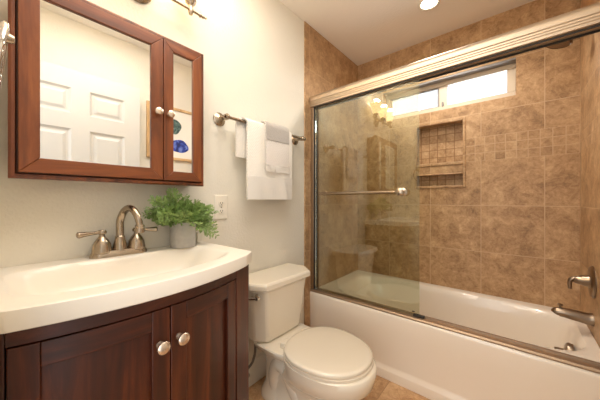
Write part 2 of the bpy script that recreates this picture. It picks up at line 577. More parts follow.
# ------------------------------------------------------------------ bathtub
tub = empty('bathtub', (0.762, 1.93, 0), 'long cream alcove bathtub under the glass sliding door', 'bathtub')
TX0, TX1, TY0, TY1, TZ = 0.010, W - 0.010, 1.554, D - 0.002, 0.397
bm = B()
nx, ny = 110, 64
def tubz(x, y):
    cx, cy = 0.775, 1.968
    ax = 0.706 if x > cx else 0.675
    X, Y = abs(x - cx) / ax, abs(y - cy) / 0.298
    s = (X ** 4.5 + Y ** 4.5) ** (1 / 4.5)
    lo = 0.62 if x < cx else 0.88
    w = X ** 4 / max(1e-6, X ** 4 + Y ** 4)
    inner = lo * w + 0.74 * (1 - w)
    d = 1 - sstep(inner, 1.0, s)
    return TZ - 0.315 * d + 0.006 * sstep(0.96, 1.1, s)
def lin(a, b, n): return [a + (b - a) * i / n for i in range(n + 1)]
gx, gy = lin(TX0, TX1, nx), lin(TY0 + 0.012, TY1, ny)
V = [[bm.verts.new((x, y, tubz(x, y))) for y in gy] for x in gx]
for i in range(nx):
    for j in range(ny):
        bm.faces.new((V[i][j], V[i + 1][j], V[i + 1][j + 1], V[i][j + 1]))
# apron: rounded edge, slightly raked face, toe ledge
ap = [(TY0 + 0.006, TZ + 0.0035), (TY0 + 0.002, TZ - 0.004), (TY0, TZ - 0.014), (TY0 + 0.004, 0.30), (TY0 + 0.008, 0.085), (TY0 + 0.007, 0.07), (TY0 - 0.006, 0.058), (TY0 - 0.008, 0.05), (TY0 - 0.006, 0.0)]
prev = [V[i][0] for i in range(nx + 1)]
for (y, z) in ap:
    row = [bm.verts.new((x, y, z)) for x in gx]
    for i in range(nx):
        bm.faces.new((prev[i], row[i], row[i + 1], prev[i + 1]))
    prev = row
obj('tub_shell', bm, M['tub'], tub, smooth=50)
bm = B()
ovx = 1.440
lathe(bm, [(0.044, -0.004), (0.044, 0.012), (0.040, 0.019), (0.026, 0.024), (0.0, 0.025)], (ovx, 1.975, 0.290), (-1, 0, 0.12))
ov = obj('overflow_plate', bm, M['fitting'], tub)
bm = B()
tube(bm, [(ovx - 0.02, 1.975, 0.292), (ovx - 0.045, 1.972, 0.294), (ovx - 0.062, 1.968, 0.293)], 0.006)
obj('trip_lever', bm, M['fitting'], ov)
bm = B()
lathe(bm, [(0.032, 0), (0.03, 0.004), (0.0, 0.005)], (1.15, 1.957, 0.083))
obj('drain', bm, M['fitting'], tub)

# ------------------------------------------------------------------ sliding shower door
sd = empty('sliding_shower_door', (0.762, 1.57, 0.405), 'frameless glass sliding shower door with satin header over the bathtub', 'shower door')
hp = [(1.57, 1.8100), (1.562, 1.8133), (1.562, 1.8253), (1.559, 1.8285), (1.559, 1.8362), (1.556, 1.8394), (1.556, 1.8471), (1.552, 1.8514), (1.55, 1.8689), (1.554, 1.8830), (1.562, 1.8939), (1.574, 1.9005), (1.622, 1.9005), (1.628, 1.8939), (1.628, 1.8100)]
obj('header_rail', prism(B(), hp, 'x', 0.009, W - 0.009), M['door_metal'], sd, smooth=25)
bm = B()
box(bm, 0.035, W - 0.035, 1.573, 1.578, 1.803, 1.811)
box(bm, 0.035, W - 0.035, 1.62, 1.625, 1.801, 1.811)
obj('roller_track', bm, M['rubber'], sd)
tp = [(1.56, TZ + 0.0064), (1.56, TZ + 0.012), (1.566, TZ + 0.020), (1.578, TZ + 0.020), (1.58, TZ + 0.013), (1.612, TZ + 0.013), (1.614, TZ + 0.024), (1.626, TZ + 0.024), (1.628, TZ + 0.0064)]
obj('bottom_track', prism(B(), tp, 'x', 0.009, W - 0.009), M['track'], sd, smooth=25)
for x0, x1 in ((0.009, 0.034), (W - 0.034, W - 0.009)):
    j = obj('wall_jamb', box(B(), x0, x1, 1.568, 1.626, TZ + 0.0245, 1.8095), M['track'], sd, bevel=0.003)
    bm = B(); xx = x1 if x0 < 0.5 else x0 - 0.006
    box(bm, xx, xx + 0.006, 1.569, 1.625, TZ + 0.0245, 1.8095)
    obj('jamb_seal', bm, M['rubber'], j)
PX0, PX1 = 0.041, 0.789
gp = obj('glass_panel', box(B(), PX0, PX1, 1.584, 1.59, TZ + 0.022, 1.808), M['glass'], sd, smooth=0)
by, bz = 1.534+0.0, 1.147
bm = B()
tube(bm, [(0.115, by, bz), (0.70, by, bz)], 0.010, 16)
tb = obj('towel_bar', bm, M['nickel'], gp)
for x in (0.135, 0.695):
    bm = B()
    lathe(bm, [(0.026, 0.0), (0.026, 0.006), (0.014, 0.012), (0.010, 0.03), (0.013, 0.042), (0.022, 0.05), (0.024, 0.060), (0.012, 0.068), (0, 0.069)] if x > 0.5 else [(0.018, 0.0), (0.018, 0.006), (0.009, 0.012), (0.009, 0.04), (0.012, 0.05), (0.012, 0.058), (0, 0.06)], (x, 1.5835, bz), (0, -1, 0))
    obj('bar_mount', bm, M['nickel'], tb)
bm = B()
box(bm, 0.755, 0.815, 1.579, 1.597, TZ + 0.0205, TZ + 0.036)
obj('bottom_guide', bm, M['rubber'], sd, bevel=0.002)
bm = B()
box(bm, 0.748, 0.764, 1.5832, 1.5838, TZ + 0.045, TZ + 0.052)
obj('glass_stamp', bm, M['slot'], gp)

# ------------------------------------------------------------------ tub and shower fittings
XW = W - 0.008
sp = empty('tub_spout', (XW, 1.985, 0.52), 'brushed nickel tub spout on the right tile wall above the tub rim', 'tub spout')
bm = B()
pts = [(XW, 1.985, 0.483), (XW - 0.02, 1.985, 0.483), (XW - 0.07, 1.985, 0.488), (XW - 0.11, 1.985, 0.491), (XW - 0.132, 1.985, 0.488), (XW - 0.139, 1.985, 0.478)]
tube(bm, smooth_path(pts, 5), lambda t: 0.032 - 0.011 * t if t < 0.97 else 0.015, 20)
obj('spout_body', bm, M['fitting'], sp)
bm = B()
lathe(bm, [(0.006, 0), (0.005, 0.018), (0.010, 0.022), (0.011, 0.030), (0, 0.034)], (XW - 0.120, 1.985, 0.503))
obj('diverter_knob', bm, M['fitting'], sp)

va = empty('shower_valve', (XW, 1.985, 0.69), 'brushed nickel shower valve with lever handle above the tub spout', 'shower valve')
bm = B()
lathe(bm, [(0.082, 0), (0.082, 0.004), (0.076, 0.010), (0.05, 0.014), (0.0, 0.015)], (XW, 1.985, 0.678), (-1, 0, 0), 36)
obj('escutcheon', bm, M['fitting'], va)
bm = B()
lathe(bm, [(0.034, 0.012), (0.030, 0.02), (0.022, 0.05), (0.018, 0.065), (0.012, 0.072), (0, 0.074)], (XW, 1.985, 0.678), (-1, 0, 0))
obj('handle_hub', bm, M['fitting'], va)
bm = B()
tube(bm, smooth_path([(XW - 0.050, 1.985, 0.682), (XW - 0.066, 1.985, 0.684), (XW - 0.080, 1.985, 0.674), (XW - 0.084, 1.985, 0.652), (XW - 0.082, 1.985, 0.626)], 6), lambda t: 0.013 - 0.005 * t, 14)
obj('lever', bm, M['fitting'], va)

sh = empty('overhead_shower', (XW, 1.985, 2.03), 'round chrome shower head hanging just below the header at upper right', 'shower head')
bm = B()
tube(bm, smooth_path([(XW, 1.985, 2.045), (XW - 0.05, 1.985, 2.05), (XW - 0.10, 1.985, 2.03), (1.405, 1.985, 2.0)], 6), 0.011)
obj('shower_arm', bm, M['fitting'], sh)
bm = B()
lathe(bm, [(0.03, 0), (0.03, 0.005), (0.012, 0.012)], (XW, 1.985, 2.045), (-1, 0, 0))
obj('flange', bm, M['fitting'], sh)
ax = Vector((-0.25, 0, -1)).normalized()
bm = B()
lathe(bm, [(0.012, -0.005), (0.018, 0.005), (0.022, 0.015), (0.040, 0.028), (0.052, 0.038), (0.055, 0.048), (0.050, 0.053), (0.048, 0.051), (0, 0.051)], (1.408, 1.985, 2.0), ax, 32)
obj('spray_head', bm, M['bronze'], sh)

# ------------------------------------------------------------------ toilet
TC = 1.080
to = empty('toilet', (0.34, TC, 0), 'cream two-piece toilet with closed lid between vanity and bathtub', 'toilet')
bm = B()
# outer bowl, foot and rear platform lofted from the floor to the rim
secs = [(0.0, .34, .22, .24, .125, 2.6), (0.025, .34, .22, .24, .122, 2.6), (0.05, .335, .20, .235, .108, 2.5), (0.12, .345, .185, .22, .096, 2.3),
        (0.165, .38, .225, .20, .118, 2.2), (0.205, .42, .258, .18, .156, 2.2), (0.245, .45, .272, .18, .184, 2.2), (0.29, .462, .270, .19, .194, 2.2), (0.318, .463, .268, .195, .198, 2.2), (0.324, .463, .262, .19, .192, 2.2)]
loft(bm, [egg(cx, TC, af, ab, b, z, 56, p) for z, cx, af, ab, b, p in secs])
# platform under the tank and rear column
loft(bm, [egg(0.20, TC, .20, .155, b, z, 40, 3.2) for z, b in ((0.24, 0.08), (0.265, 0.125), (0.29, 0.158), (0.318, 0.168), (0.324, 0.164))])
loft(bm, [egg(0.18, TC, .12, .10, .12, 0.0, 24, 3), egg(0.18, TC, .12, .10, .118, 0.03, 24, 3), egg(0.18, TC, .10, .085, .095, 0.08, 24, 2.5), egg(0.18, TC, .10, .09, .092, 0.2, 24, 2.5), egg(0.18, TC, .12, .12, .11, 0.29, 24, 2.5)])
# trapway bulge showing on the side
for s in (-1, 1):
    tube(bm, smooth_path([(0.20, TC + s * .055, 0.03), (0.19, TC + s * .062, 0.13), (0.225, TC + s * .068, 0.205), (0.285, TC + s * .068, 0.19), (0.335, TC + s * .062, 0.11), (0.38, TC + s * .062, 0.055)], 7), 0.045, 18)
obj('bowl', bm, M['porcelain'], to, smooth=50)
bm = B()
loft(bm, [egg(.468, TC, .238, .20, .190, .3225, 64), egg(.468, TC, .246, .20, .198, .3255, 64), egg(.468, TC, .247, .20, .199, .337, 64), egg(.468, TC, .242, .198, .194, .340, 64)])
obj('seat', bm, M['seat'], to, smooth=50)
bm = B()
loft(bm, [egg(.467, TC, .236, .185, .194, .3415, 64), egg(.467, TC, .243, .188, .200, .344, 64), egg(.467, TC, .244, .188, .201, .354, 64), egg(.467, TC, .241, .185, .198, .3585, 64), egg(.467, TC, .226, .17, .184, .3615, 64), egg(.467, TC, .15, .12, .12, .3635, 64), egg(.467, TC, .05, .05, .04, .364, 64)])
obj('seat_lid', bm, M['seat'], to, smooth=50)
for s in (-1, 1):
    bm = B()
    box(bm, 0.266, 0.298, TC + s * 0.085 - 0.03, TC + s * 0.085 + 0.03, 0.3235, 0.354)
    obj('hinge', bm, M['seat'], to, bevel=0.006, seg=3)
    bm = B()
    lathe(bm, [(0.016, 0), (0.016, 0.008), (0.012, 0.018), (0, 0.021)], (0.33, TC + s * 0.112, 0.035), (0, s * 0.6, 1))
    obj('bolt_cap', bm, M['seat'], to)
def octa(xf, xb, hw, cf, cb, z):
    return [(xb, TC - hw + cb, z), (xf - cf, TC - hw, z), (xf, TC - hw + cf * .75, z), (xf + .004, TC, z), (xf, TC + hw - cf * .75, z), (xf - cf, TC + hw, z), (xb, TC + hw - cb, z)]
bm = B()
loft(bm, [octa(.190, .035, .168, .06, .0, .325), octa(.198, .03, .180, .06, .0, .345), octa(.222, .022, .213, .065, .0, .625)])
obj('tank', bm, M['porcelain'], to, smooth=25, bevel=0.012, seg=3)
bm = B()
loft(bm, [octa(.236, .012, .231, .068, .0, .626), octa(.240, .010, .235, .068, .0, .632), octa(.240, .010, .235, .068, .0, .655), octa(.232, .014, .227, .066, .0, .667)])
obj('tank_lid', bm, M['porcelain'], to, smooth=25, bevel=0.007, seg=3)
bm = B()
lathe(bm, [(0.017, 0), (0.017, 0.005), (0.010, 0.012), (0.009, 0.02), (0, 0.021)], (0.185, TC - 0.199, 0.592), (0.55, -0.83, 0))
fl = obj('flush_lever', bm, M['chrome'], to)
bm = B()
tube(bm, smooth_path([(0.194, TC - 0.214, 0.592), (0.165, TC - 0.232, 0.589), (0.12, TC - 0.240, 0.584)], 5), 0.007)
obj('lever_arm', bm, M['chrome'], fl)

# supply hose and shutoff valve
bm = B()
lathe(bm, [(0.03, 0), (0.028, 0.006), (0.01, 0.01), (0.009, 0.045), (0.014, 0.046), (0.014, 0.075), (0, 0.076)], (0.0, 0.91, 0.12), (1, 0, 0))
obj('shutoff_valve', bm, M['chrome'], to)
bm = B()
tube(bm, smooth_path([(0.06, 0.91, 0.13), (0.064, 0.914, 0.15), (0.085, 0.932, 0.19), (0.092, 0.945, 0.24), (0.092, 0.947, 0.29), (0.092, 0.947, 0.330)], 6), 0.007)
obj('supply_hose', bm, M['hose'], to)

# ------------------------------------------------------------------ vanity
VY0, VY1 = -0.026, 0.676
def bow(y): return 0.519 - 0.66 * (y - 0.255) ** 2
def front(y):
    if y < 0.012: return bow(0.012) - (0.012 - y) * 0.75
    if y > 0.622: return bow(0.622) - (y - 0.622) * 0.72
    return bow(y)
CZ0, CZ1 = 0.848, 0.891
ct = empty('vanity_sink_top', (0.25, 0.315, CZ0), 'cream bow-front one-piece vanity top with wide integral sink basin', 'sink')
bm = B()
nu, nv = 96, 72
def sinkz(v, y):
    """depth below the deck at share v of the way from wall to front edge"""
    x = v * front(y)
    xb, xf = 0.088, front(y) - 0.062
    cx, axx = (xb + xf) / 2, (xf - xb) / 2
    X = abs(x - cx) / axx
    Y = abs(y - 0.318) / 0.305
    s = (X ** 5 + Y ** 5) ** 0.2
    inner = 0.66 if Y > X else 0.70
    w = X ** 3 / max(1e-6, X ** 3 + Y ** 3)
    inner = (0.74 if x < cx else 0.6) * w + (0.86 if y < 0.3 else 0.60) * (1 - w)
    return 0.088 * (1 - sstep(inner, 1.0, s))
us = lin(VY0, VY1, nu)
vv = lin(0.0, 1.0, nv)
G = []
for y in us:
    f = front(y)
    G.append([bm.verts.new((0.001 + (f - 0.001 - 0.004) * v, y, CZ1 - sinkz(v, y))) for v in vv])
for i in range(nu):
    for j in range(nv):
        bm.faces.new((G[i][j], G[i + 1][j], G[i + 1][j + 1], G[i][j + 1]))
loop = [G[0][j] for j in range(nv + 1)] + [G[i][nv] for i in range(1, nu + 1)] + [G[nu][j] for j in range(nv - 1, -1, -1)] + [G[i][0] for i in range(nu - 1, 0, -1)]
def off(v, d, z):
    x, y = v.co.x, v.co.y
    f = front(y)
    x2 = x + d if x > f - 0.006 else x
    return bm.verts.new((x2, y, z))
prev = loop
for d, z in ((0.003, CZ1 - 0.0012), (0.004, CZ1 - 0.004), (0.004, CZ0 + 0.002), (0.002, CZ0)):
    row = [off(v, d, z) for v in loop]
    for i in range(len(loop)):
        k = (i + 1) % len(loop)
        bm.faces.new((prev[i], row[i], row[k], prev[k]))
    prev = row
# underside rim only: the bowl hangs inside the cabinet
obj('sink_top', bm, M['counter'], ct, smooth=40)
bm = B()
lathe(bm, [(0.024, 0), (0.024, 0.003), (0.016, 0.005), (0.0, 0.003)], (0.25, 0.318, CZ1 - 0.0885))
obj('sink_drain', bm, M['nickel'], ct)

vn = empty('bathroom_vanity', (0.22, 0.315, 0), 'dark mahogany bow-front vanity cabinet with two panelled doors', 'vanity cabinet')
def xf(y): return bow(y) - 0.030
def slab(bm, y0, y1, z0, z1, d0, d1, n=10):
    rings = []
    for i in range(n + 1):
        y = y0 + (y1 - y0) * i / n
        f = xf(y)
        rings.append([(f + d0, y, z0), (f + d1, y, z0), (f + d1, y, z1), (f + d0, y, z1)])
    return loft(bm, rings)
DL, DM, DR = 0.016, 0.314, 0.577
DZ0, DZ1 = 0.11, 0.806
# carcass: sides, back, floor
bm = B()
box(bm, 0.01, 0.345, 0.653, 0.668, 0.02, CZ0 - 0.001)
obj('side_panel', bm, M['maho_v'], vn)
bm = B()
box(bm, 0.01, 0.30, -0.020, -0.005, 0.02, CZ0 - 0.001)
obj('side_panel', bm, M['maho_v'], vn)
bm = B()
loft(bm, [[(0.02, y, z), (xf(y) - 0.03, y, z), (xf(y) - 0.03, y, z2), (0.02, y, z2)] for y, z, z2 in ((0.0, 0.09, 0.105), (0.2, 0.09, 0.105), (0.35, 0.09, 0.105), (0.5, 0.09, 0.105), (0.62, 0.09, 0.105))])
obj('bottom_panel', bm, M['dark_gap'], vn)
# near-black sheet standing in for the shade behind the door gaps
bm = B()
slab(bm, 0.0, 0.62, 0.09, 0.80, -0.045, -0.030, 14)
obj('gap_shade_sheet', bm, M['dark_gap'], vn)
# corner posts with feet
def post(y0, y1, xa, xb):
    bm = B()
    poly = [(xa - 0.045, y0), (xa, y0), (xb, y1), (xb - 0.045, y1)]
    prism(bm, poly, 'z', 0.0, CZ0 - 0.001)
    obj('corner_post', bm, M['maho_v'], vn, bevel=0.003)
post(0.584, 0.671, xf(0.584), 0.380)
post(-0.021, 0.0135, 0.428, xf(0.0135))
bm = B()
slab(bm, 0.0140, 0.5825, DZ1 + 0.003, CZ0 - 0.001, -0.022, 0.0, 18)
obj('top_rail', bm, M['maho_h'], vn, bevel=0.0015)
bm = B()
slab(bm, 0.0140, 0.5825, 0.05, DZ0 - 0.003, -0.022, 0.0, 18)
obj('bottom_rail', bm, M['maho_h'], vn, bevel=0.0015)
def vdoor(a, b, ky):
    bm = B()
    sw = 0.046
    # stiles
    slab(bm, a, a + sw, DZ0, DZ1, -0.02, 0.0, 3)
    slab(bm, b - sw, b, DZ0, DZ1, -0.02, 0.0, 3)
    d = obj('door', bm, M['maho_v'], vn, bevel=0.0018)
    for z0, z1 in ((DZ0, DZ0 + 0.055), (DZ1 - 0.052, DZ1)):
        bm = B(); slab(bm, a + sw + 0.0004, b - sw - 0.0004, z0, z1, -0.02, -0.0004, 10)
        obj('door_rail', bm, M['maho_h'], d, bevel=0.0018)
    bm = B(); slab(bm, a + sw - 0.004, b - sw + 0.004, DZ0 + 0.05, DZ1 - 0.048, -0.022, -0.0125, 12)
    obj('door_panel', bm, M['maho_v'], d)
    bm = B()
    nrm = Vector((1, 2 * 0.66 * (ky - 0.255), 0)).normalized()
    lathe(bm, [(0.010, 0.0), (0.0095, 0.003), (0.0065, 0.008), (0.0065, 0.014), (0.014, 0.019), (0.0165, 0.023), (0.0165, 0.027), (0.013, 0.031), (0.006, 0.0325), (0, 0.033)], (xf(ky) - 0.0005, ky, 0.713), nrm, 28)
    setp(obj('knob', bm, M['satin'], d), 'satin silver mushroom knob')
vdoor(DL, DM - 0.0015, 0.285)
vdoor(DM + 0.0015, DR, 0.338)

# ------------------------------------------------------------------ faucet
fa = empty('faucet', (0.066, 0.311, CZ1), 'brushed nickel gooseneck faucet with two lever handles on the sink top', 'faucet')
bm = B()
FX = 0.054
def stad(r, hl, z, n=12):
    out = []
    for i in range(n + 1):
        t = -PI / 2 + PI * i / n
        out.append((FX + r * math.sin(t) * 0.92, 0.311 + hl + r * math.cos(t), z))
    for i in range(n + 1):
        t = PI / 2 + PI * i / n
        out.append((FX + r * math.sin(t) * 0.92, 0.311 - hl + r * math.cos(t), z))
    return out
loft(bm, [stad(0.032, 0.061, CZ1), stad(0.032, 0.061, CZ1 + 0.010), stad(0.028, 0.061, CZ1 + 0.016), stad(0.026, 0.061, CZ1 + 0.022), stad(0.02, 0.061, CZ1 + 0.024)])
obj('base_plate', bm, M['nickel'], fa)
for s in (-1, 1):
    hy = 0.311 + s * 0.056
    bm = B()
    lathe(bm, [(0.031, 0.016), (0.031, 0.026), (0.029, 0.034), (0.027, 0.048), (0.020, 0.062), (0.012, 0.072), (0.009, 0.078), (0.009, 0.082), (0.014, 0.086), (0.015, 0.092), (0.011, 0.099), (0, 0.101)], (FX, hy, CZ1))
    h = obj('handle', bm, M['nickel'], fa)
    bm = B()
    tube(bm, smooth_path([(FX, hy, CZ1 + 0.091), (FX + 0.006, hy + s * 0.030, CZ1 + 0.090), (FX + 0.012, hy + s * 0.061, CZ1 + 0.088), (FX + 0.014, hy + s * 0.073, CZ1 + 0.087)], 6), lambda t: 0.0065 + 0.0045 * sstep(0.2, 0.85, t) - 0.004 * sstep(0.9, 1, t))
    obj('lever', bm, M['nickel'], h)
bm = B()
lathe(bm, [(0.026, 0.016), (0.025, 0.024), (0.022, 0.040), (0.018, 0.056), (0.016, 0.066), (0.0165, 0.070), (0.0135, 0.074)], (FX, 0.311, CZ1))
spt = [(FX, 0.311, CZ1 + 0.066), (FX, 0.311, CZ1 + 0.11)]
for k in range(0, 15):
    t = PI * k / 14 * 1.06
    spt.append((FX + 0.053 - 0.053 * math.cos(t), 0.311 + 0.034 * k / 14, CZ1 + 0.126 + 0.053 * math.sin(t)))
end = Vector(spt[-1])
tube(bm, spt, lambda t: 0.0135 - 0.002 * t, 18)
so = obj('spout', bm, M['nickel'], fa)
bm = B()
lathe(bm, [(0.0125, -0.004), (0.0155, 0.0), (0.0155, 0.006), (0.0145, 0.008), (0.016, 0.012), (0.0165, 0.024), (0.0145, 0.026), (0.013, 0.025), (0, 0.025)], end, (-0.12, 0.0, -1))
obj('aerator', bm, M['nickel'], so)

# ------------------------------------------------------------------ potted fern
PXc, PYc, PR = 0.070, 0.548, 0.054
pf = empty('potted_fern', (PXc, PYc, CZ1), 'green feathery fern in a grey concrete pot on the vanity top', 'plant')
bm = B()
lathe(bm, [(PR - 0.006, 0), (PR - 0.002, 0.002), (PR - 0.001, 0.006), (PR + 0.001, 0.108), (PR - 0.001, 0.111), (PR - 0.006, 0.110), (PR - 0.008, 0.098), (0, 0.098)], (PXc, PYc, CZ1), seg=40)
obj('pot', bm, M['concrete'], pf)
bm = B()
lathe(bm, [(PR - 0.009, 0), (PR - 0.012, 0.003), (0.02, 0.007), (0, 0.008)], (PXc, PYc, CZ1 + 0.0985), seg=24)
obj('soil', bm, M['soil'], pf)
leaf, stem = B(), B()
rng = random.Random(11)
def leaflet(bm, p, d, n, L, w):
    d = d.normalized(); s = d.cross(n).normalized()
    q = [p, p + d * L * .3 + s * w, p + d * L * .7 + s * w * .75, p + d * L, p + d * L * .7 - s * w * .75, p + d * L * .3 - s * w]
    for v in q: v.x = max(v.x, 0.004); v.z = min(v.z, 1.158)
    mid = p + d * L * .5 + n * w * .3
    mid.x = max(mid.x, 0.004)
    c = bm.verts.new(mid)
    vs_ = [bm.verts.new(v) for v in q]
    for i in range(6): bm.faces.new((vs_[i], vs_[(i + 1) % 6], c))
def frond(az, el, L, droop):
    root = Vector((PXc + rng.uniform(-.026, .026), PYc + rng.uniform(-.028, .028), CZ1 + 0.104))
    d0 = Vector((math.cos(az) * math.cos(el), math.sin(az) * math.cos(el), math.sin(el)))
    side0 = Vector((-math.sin(az), math.cos(az), 0))
    bend = rng.uniform(-.02, .02)
    pts = []
    for k in range(13):
        t = k / 12
        p = root + d0 * L * t + side0 * bend * t * t + Vector((0, 0, -droop * t ** 2.2))
        p.x = max(p.x, 0.010)
        p.z = min(max(p.z, CZ1 + 0.012), 1.145)
        pts.append(p)
    tube(stem, pts, lambda t: 0.0014 - 0.0008 * t, 5)
    roll = rng.uniform(-1.5, 1.5)
    for k in range(2, 13):
        if k % 2 and k < 10: continue
        t = k / 12
        d = (pts[min(k + 1, 12)] - pts[k - 1]).normalized()
        side = side0 - d * side0.dot(d)
        side.normalize(); up = side.cross(d).normalized()
        side, up = side * math.cos(roll) + up * math.sin(roll), up * math.cos(roll) - side * math.sin(roll)
        Lf = 0.038 * math.sin(PI * min(1, 0.18 + t * 0.78)) ** 0.7 + 0.007
        for s in (-1, 1):
            dd = (d * 0.7 + side * s + up * rng.uniform(-.5, .5)).normalized()
            base = pts[k].copy()
            for j in range(3):
                u = (j + 1) / 3
                b = base + dd * Lf * u * 0.8
                for q in (-1, 1):
                    e = (dd * 0.8 + d * q * 0.8 + up * rng.uniform(-.7, .7)).normalized()
                    leaflet(leaf, b - dd * Lf * .15, e, up, Lf * .42 * (1.15 - u * .5), Lf * .115)
            leaflet(leaf, base + dd * Lf * 0.6, dd, up, Lf * .45, Lf * .13)
n = 60
for i in range(n):
    az = 2 * PI * (i * 0.61803)
    el = math.radians(8 + 72 * ((i * 0.7548) % 1.0))
    L = rng.uniform(.10, .15)
    if math.cos(az) < -0.2:
        L = min(L, 0.09); el = max(el, math.radians(35))
    if math.sin(az) < -0.3:
        L *= 1.15; el = max(el, 0.42)
    frond(az, el, L, rng.uniform(.01, .045) * (0.4 if math.cos(az) > .4 else 1.0))
for az, el, L, dr in ((PI / 2 - .1, .35, .165, .13), (PI / 2 - .35, .25, .15, .10), (PI / 2 + .1, .6, .16, .09), (PI / 2 - .2, .5, .15, .10),
                      (-PI / 2 + .15, .55, .21, .04), (-PI / 2 + .3, .5, .19, .05), (-PI / 2 + .05, .7, .20, .02), (-PI / 2 + .1, .6, .18, .04), (-PI / 2 + .35, .65, .19, .03), (-PI / 2 + .2, .8, .18, .02), (-PI / 2 + .3, .72, .19, .02), (PI / 2 - .3, .75, .15, .05), (PI / 2 - .1, .2, .14, .04), (PI / 2 - .5, .1, .13, .05)):
    frond(az, el, L, dr)
obj('foliage', leaf, M['leaf'], pf, smooth=0)
obj('stems', stem, M['stem'], pf)

bm = B()
box(bm, 0.004, 0.034, 0.634, 0.652, CZ1 + 0.0005, 0.943)
setp(obj('white_block', bm, M['plastic'], bevel=0.004), 'small upright white block at the wall just right of the plant pot', 'block')

# ------------------------------------------------------------------ wall outlet
ol = empty('wall_outlet', (0.0, 0.785, 1.061), 'white duplex wall outlet under the towel bar, right of the plant', 'outlet')
bm = B()
loft(bm, [[(x, 0.785 + s * (0.040 - i), 1.061 + t * (0.065 - i)) for s, t in ((-1, -1), (1, -1), (1, 1), (-1, 1))] for x, i in ((0.0, 0), (0.003, 0), (0.006, 0.004))])
obj('cover_plate', bm, M['plastic'], ol, smooth=0)
for dz in (-0.021, 0.021):
    bm = B()
    rr_ = []
    for x, sc_ in ((0.005, 1.0), (0.0085, 1.0), (0.009, 0.95)):
        rr_.append([(x, 0.785 + 0.0165 * sc_ * math.copysign(abs(math.cos(a)) ** .6, math.cos(a)), 1.061 + dz + 0.0145 * sc_ * math.copysign(abs(math.sin(a)) ** .6, math.sin(a))) for a in [2 * PI * k / 24 for k in range(24)]])
    loft(bm, rr_)
    r_ = obj('receptacle', bm, M['plastic'], ol, smooth=30)
    for sy in (-0.0065, 0.0065):
        bm = B(); box(bm, 0.0085, 0.0094, 0.785 + sy - 0.0013, 0.785 + sy + 0.0013, 1.061 + dz - 0.002, 1.061 + dz + 0.007)
        obj('slot', bm, M['slot'], r_, smooth=0)
    bm = B(); lathe(bm, [(0.0026, 0), (0.0026, 0.001)], (0.0085, 0.785, 1.061 + dz - 0.0075), (1, 0, 0), 12)
    obj('ground_hole', bm, M['slot'], r_)
bm = B(); lathe(bm, [(0.003, 0), (0.003, 0.001), (0, 0.0015)], (0.006, 0.785, 1.061), (1, 0, 0), 12)
obj('screw', bm, M['nickel'], ol)

# ------------------------------------------------------------------ mirrored medicine cabinet
mc = empty('medicine_cabinet', (0.0, 0.325, 1.165), 'cherry wood medicine cabinet with two mirrored doors above the sink', 'mirror cabinet')
cy0, cy1, cz0, cz1 = 0.026, 0.626, 1.163, 1.775
XD = 0.098
bm = B()
box(bm, 0.001, XD - 0.001, cy0 + 0.012, cy1 - 0.012, cz0 + 0.012, cz1 - 0.012)
obj('cabinet_body', bm, M['cherry_dark'], mc, bevel=0.002)
bm = B()
def rect(x, i): return [(x, cy0 + i, cz0 + i), (x, cy1 - i, cz0 + i), (x, cy1 - i, cz1 - i), (x, cy0 + i, cz1 - i)]
loft(bm, [rect(XD - 0.016, 0.0165), rect(XD - 0.016, 0.002), rect(XD - 0.012, 0.0), rect(XD + 0.008, 0.0), rect(XD + 0.011, 0.003), rect(XD + 0.013, 0.006), rect(XD + 0.013, 0.013), rect(XD + 0.001, 0.0165)], cap=False)
obj('frame_moulding', bm, M['cherry_edge'], mc, smooth=25)
XM = XD + 0.021
def mdoor(a, b, fw, ky, kside):
    z0, z1 = cz0 + 0.0185, cz1 - 0.0175
    d = None
    def bar(name, poly, m, par):
        bm = B()
        # mitred bar with a small inner bevel
        (A, Bq, C_, D_) = poly       # outer a, outer b, inner b, inner a as (y, z)
        cyy, czz = (A[0] + Bq[0] + C_[0] + D_[0]) / 4, (A[1] + Bq[1] + C_[1] + D_[1]) / 4
        loft(bm, [[(XD + 0.0015, y, z) for y, z in poly], [(XM, y, z) for y, z in poly]])
        return obj(name, bm, m, par, bevel=0.0022)
    bm = B()
    g = 0.0002
    d = bar('door', [(a, z0), (a, z1), (a + fw, z1 - fw), (a + fw, z0 + fw)], M['cherry_v'], mc)
    bar('stile', [(b, z0), (b, z1), (b - fw, z1 - fw), (b - fw, z0 + fw)], M['cherry_v'], d)
    bar('rail', [(a + g, z0), (b - g, z0), (b - fw - g, z0 + fw), (a + fw + g, z0 + fw)], M['cherry_h'], d)
    bar('rail', [(a + g, z1), (b - g, z1), (b - fw - g, z1 - fw), (a + fw + g, z1 - fw)], M['cherry_h'], d)
    bm = B()
    box(bm, XD + 0.006, XM - 0.008, a + fw - 0.004, b - fw + 0.004, z0 + fw - 0.004, z1 - fw + 0.004)
    obj('mirror', bm, M['mirror'], d, smooth=0)
    bm = B()
    lathe(bm, [(0.009, 0), (0.006, 0.004), (0.006, 0.010), (0.0125, 0.014), (0.0150, 0.019), (0.0135, 0.024), (0.007, 0.027), (0, 0.0275)], (XM - 0.001, ky, 1.452), (1, 0, 0), 24)
    setp(obj('knob', bm, M['satin'], d), 'white and silver round knob')
mdoor(cy0 + 0.019, 0.4425, 0.045, 0.421, 1)
mdoor(0.4455, cy1 - 0.0175, 0.039, 0.467, -1)

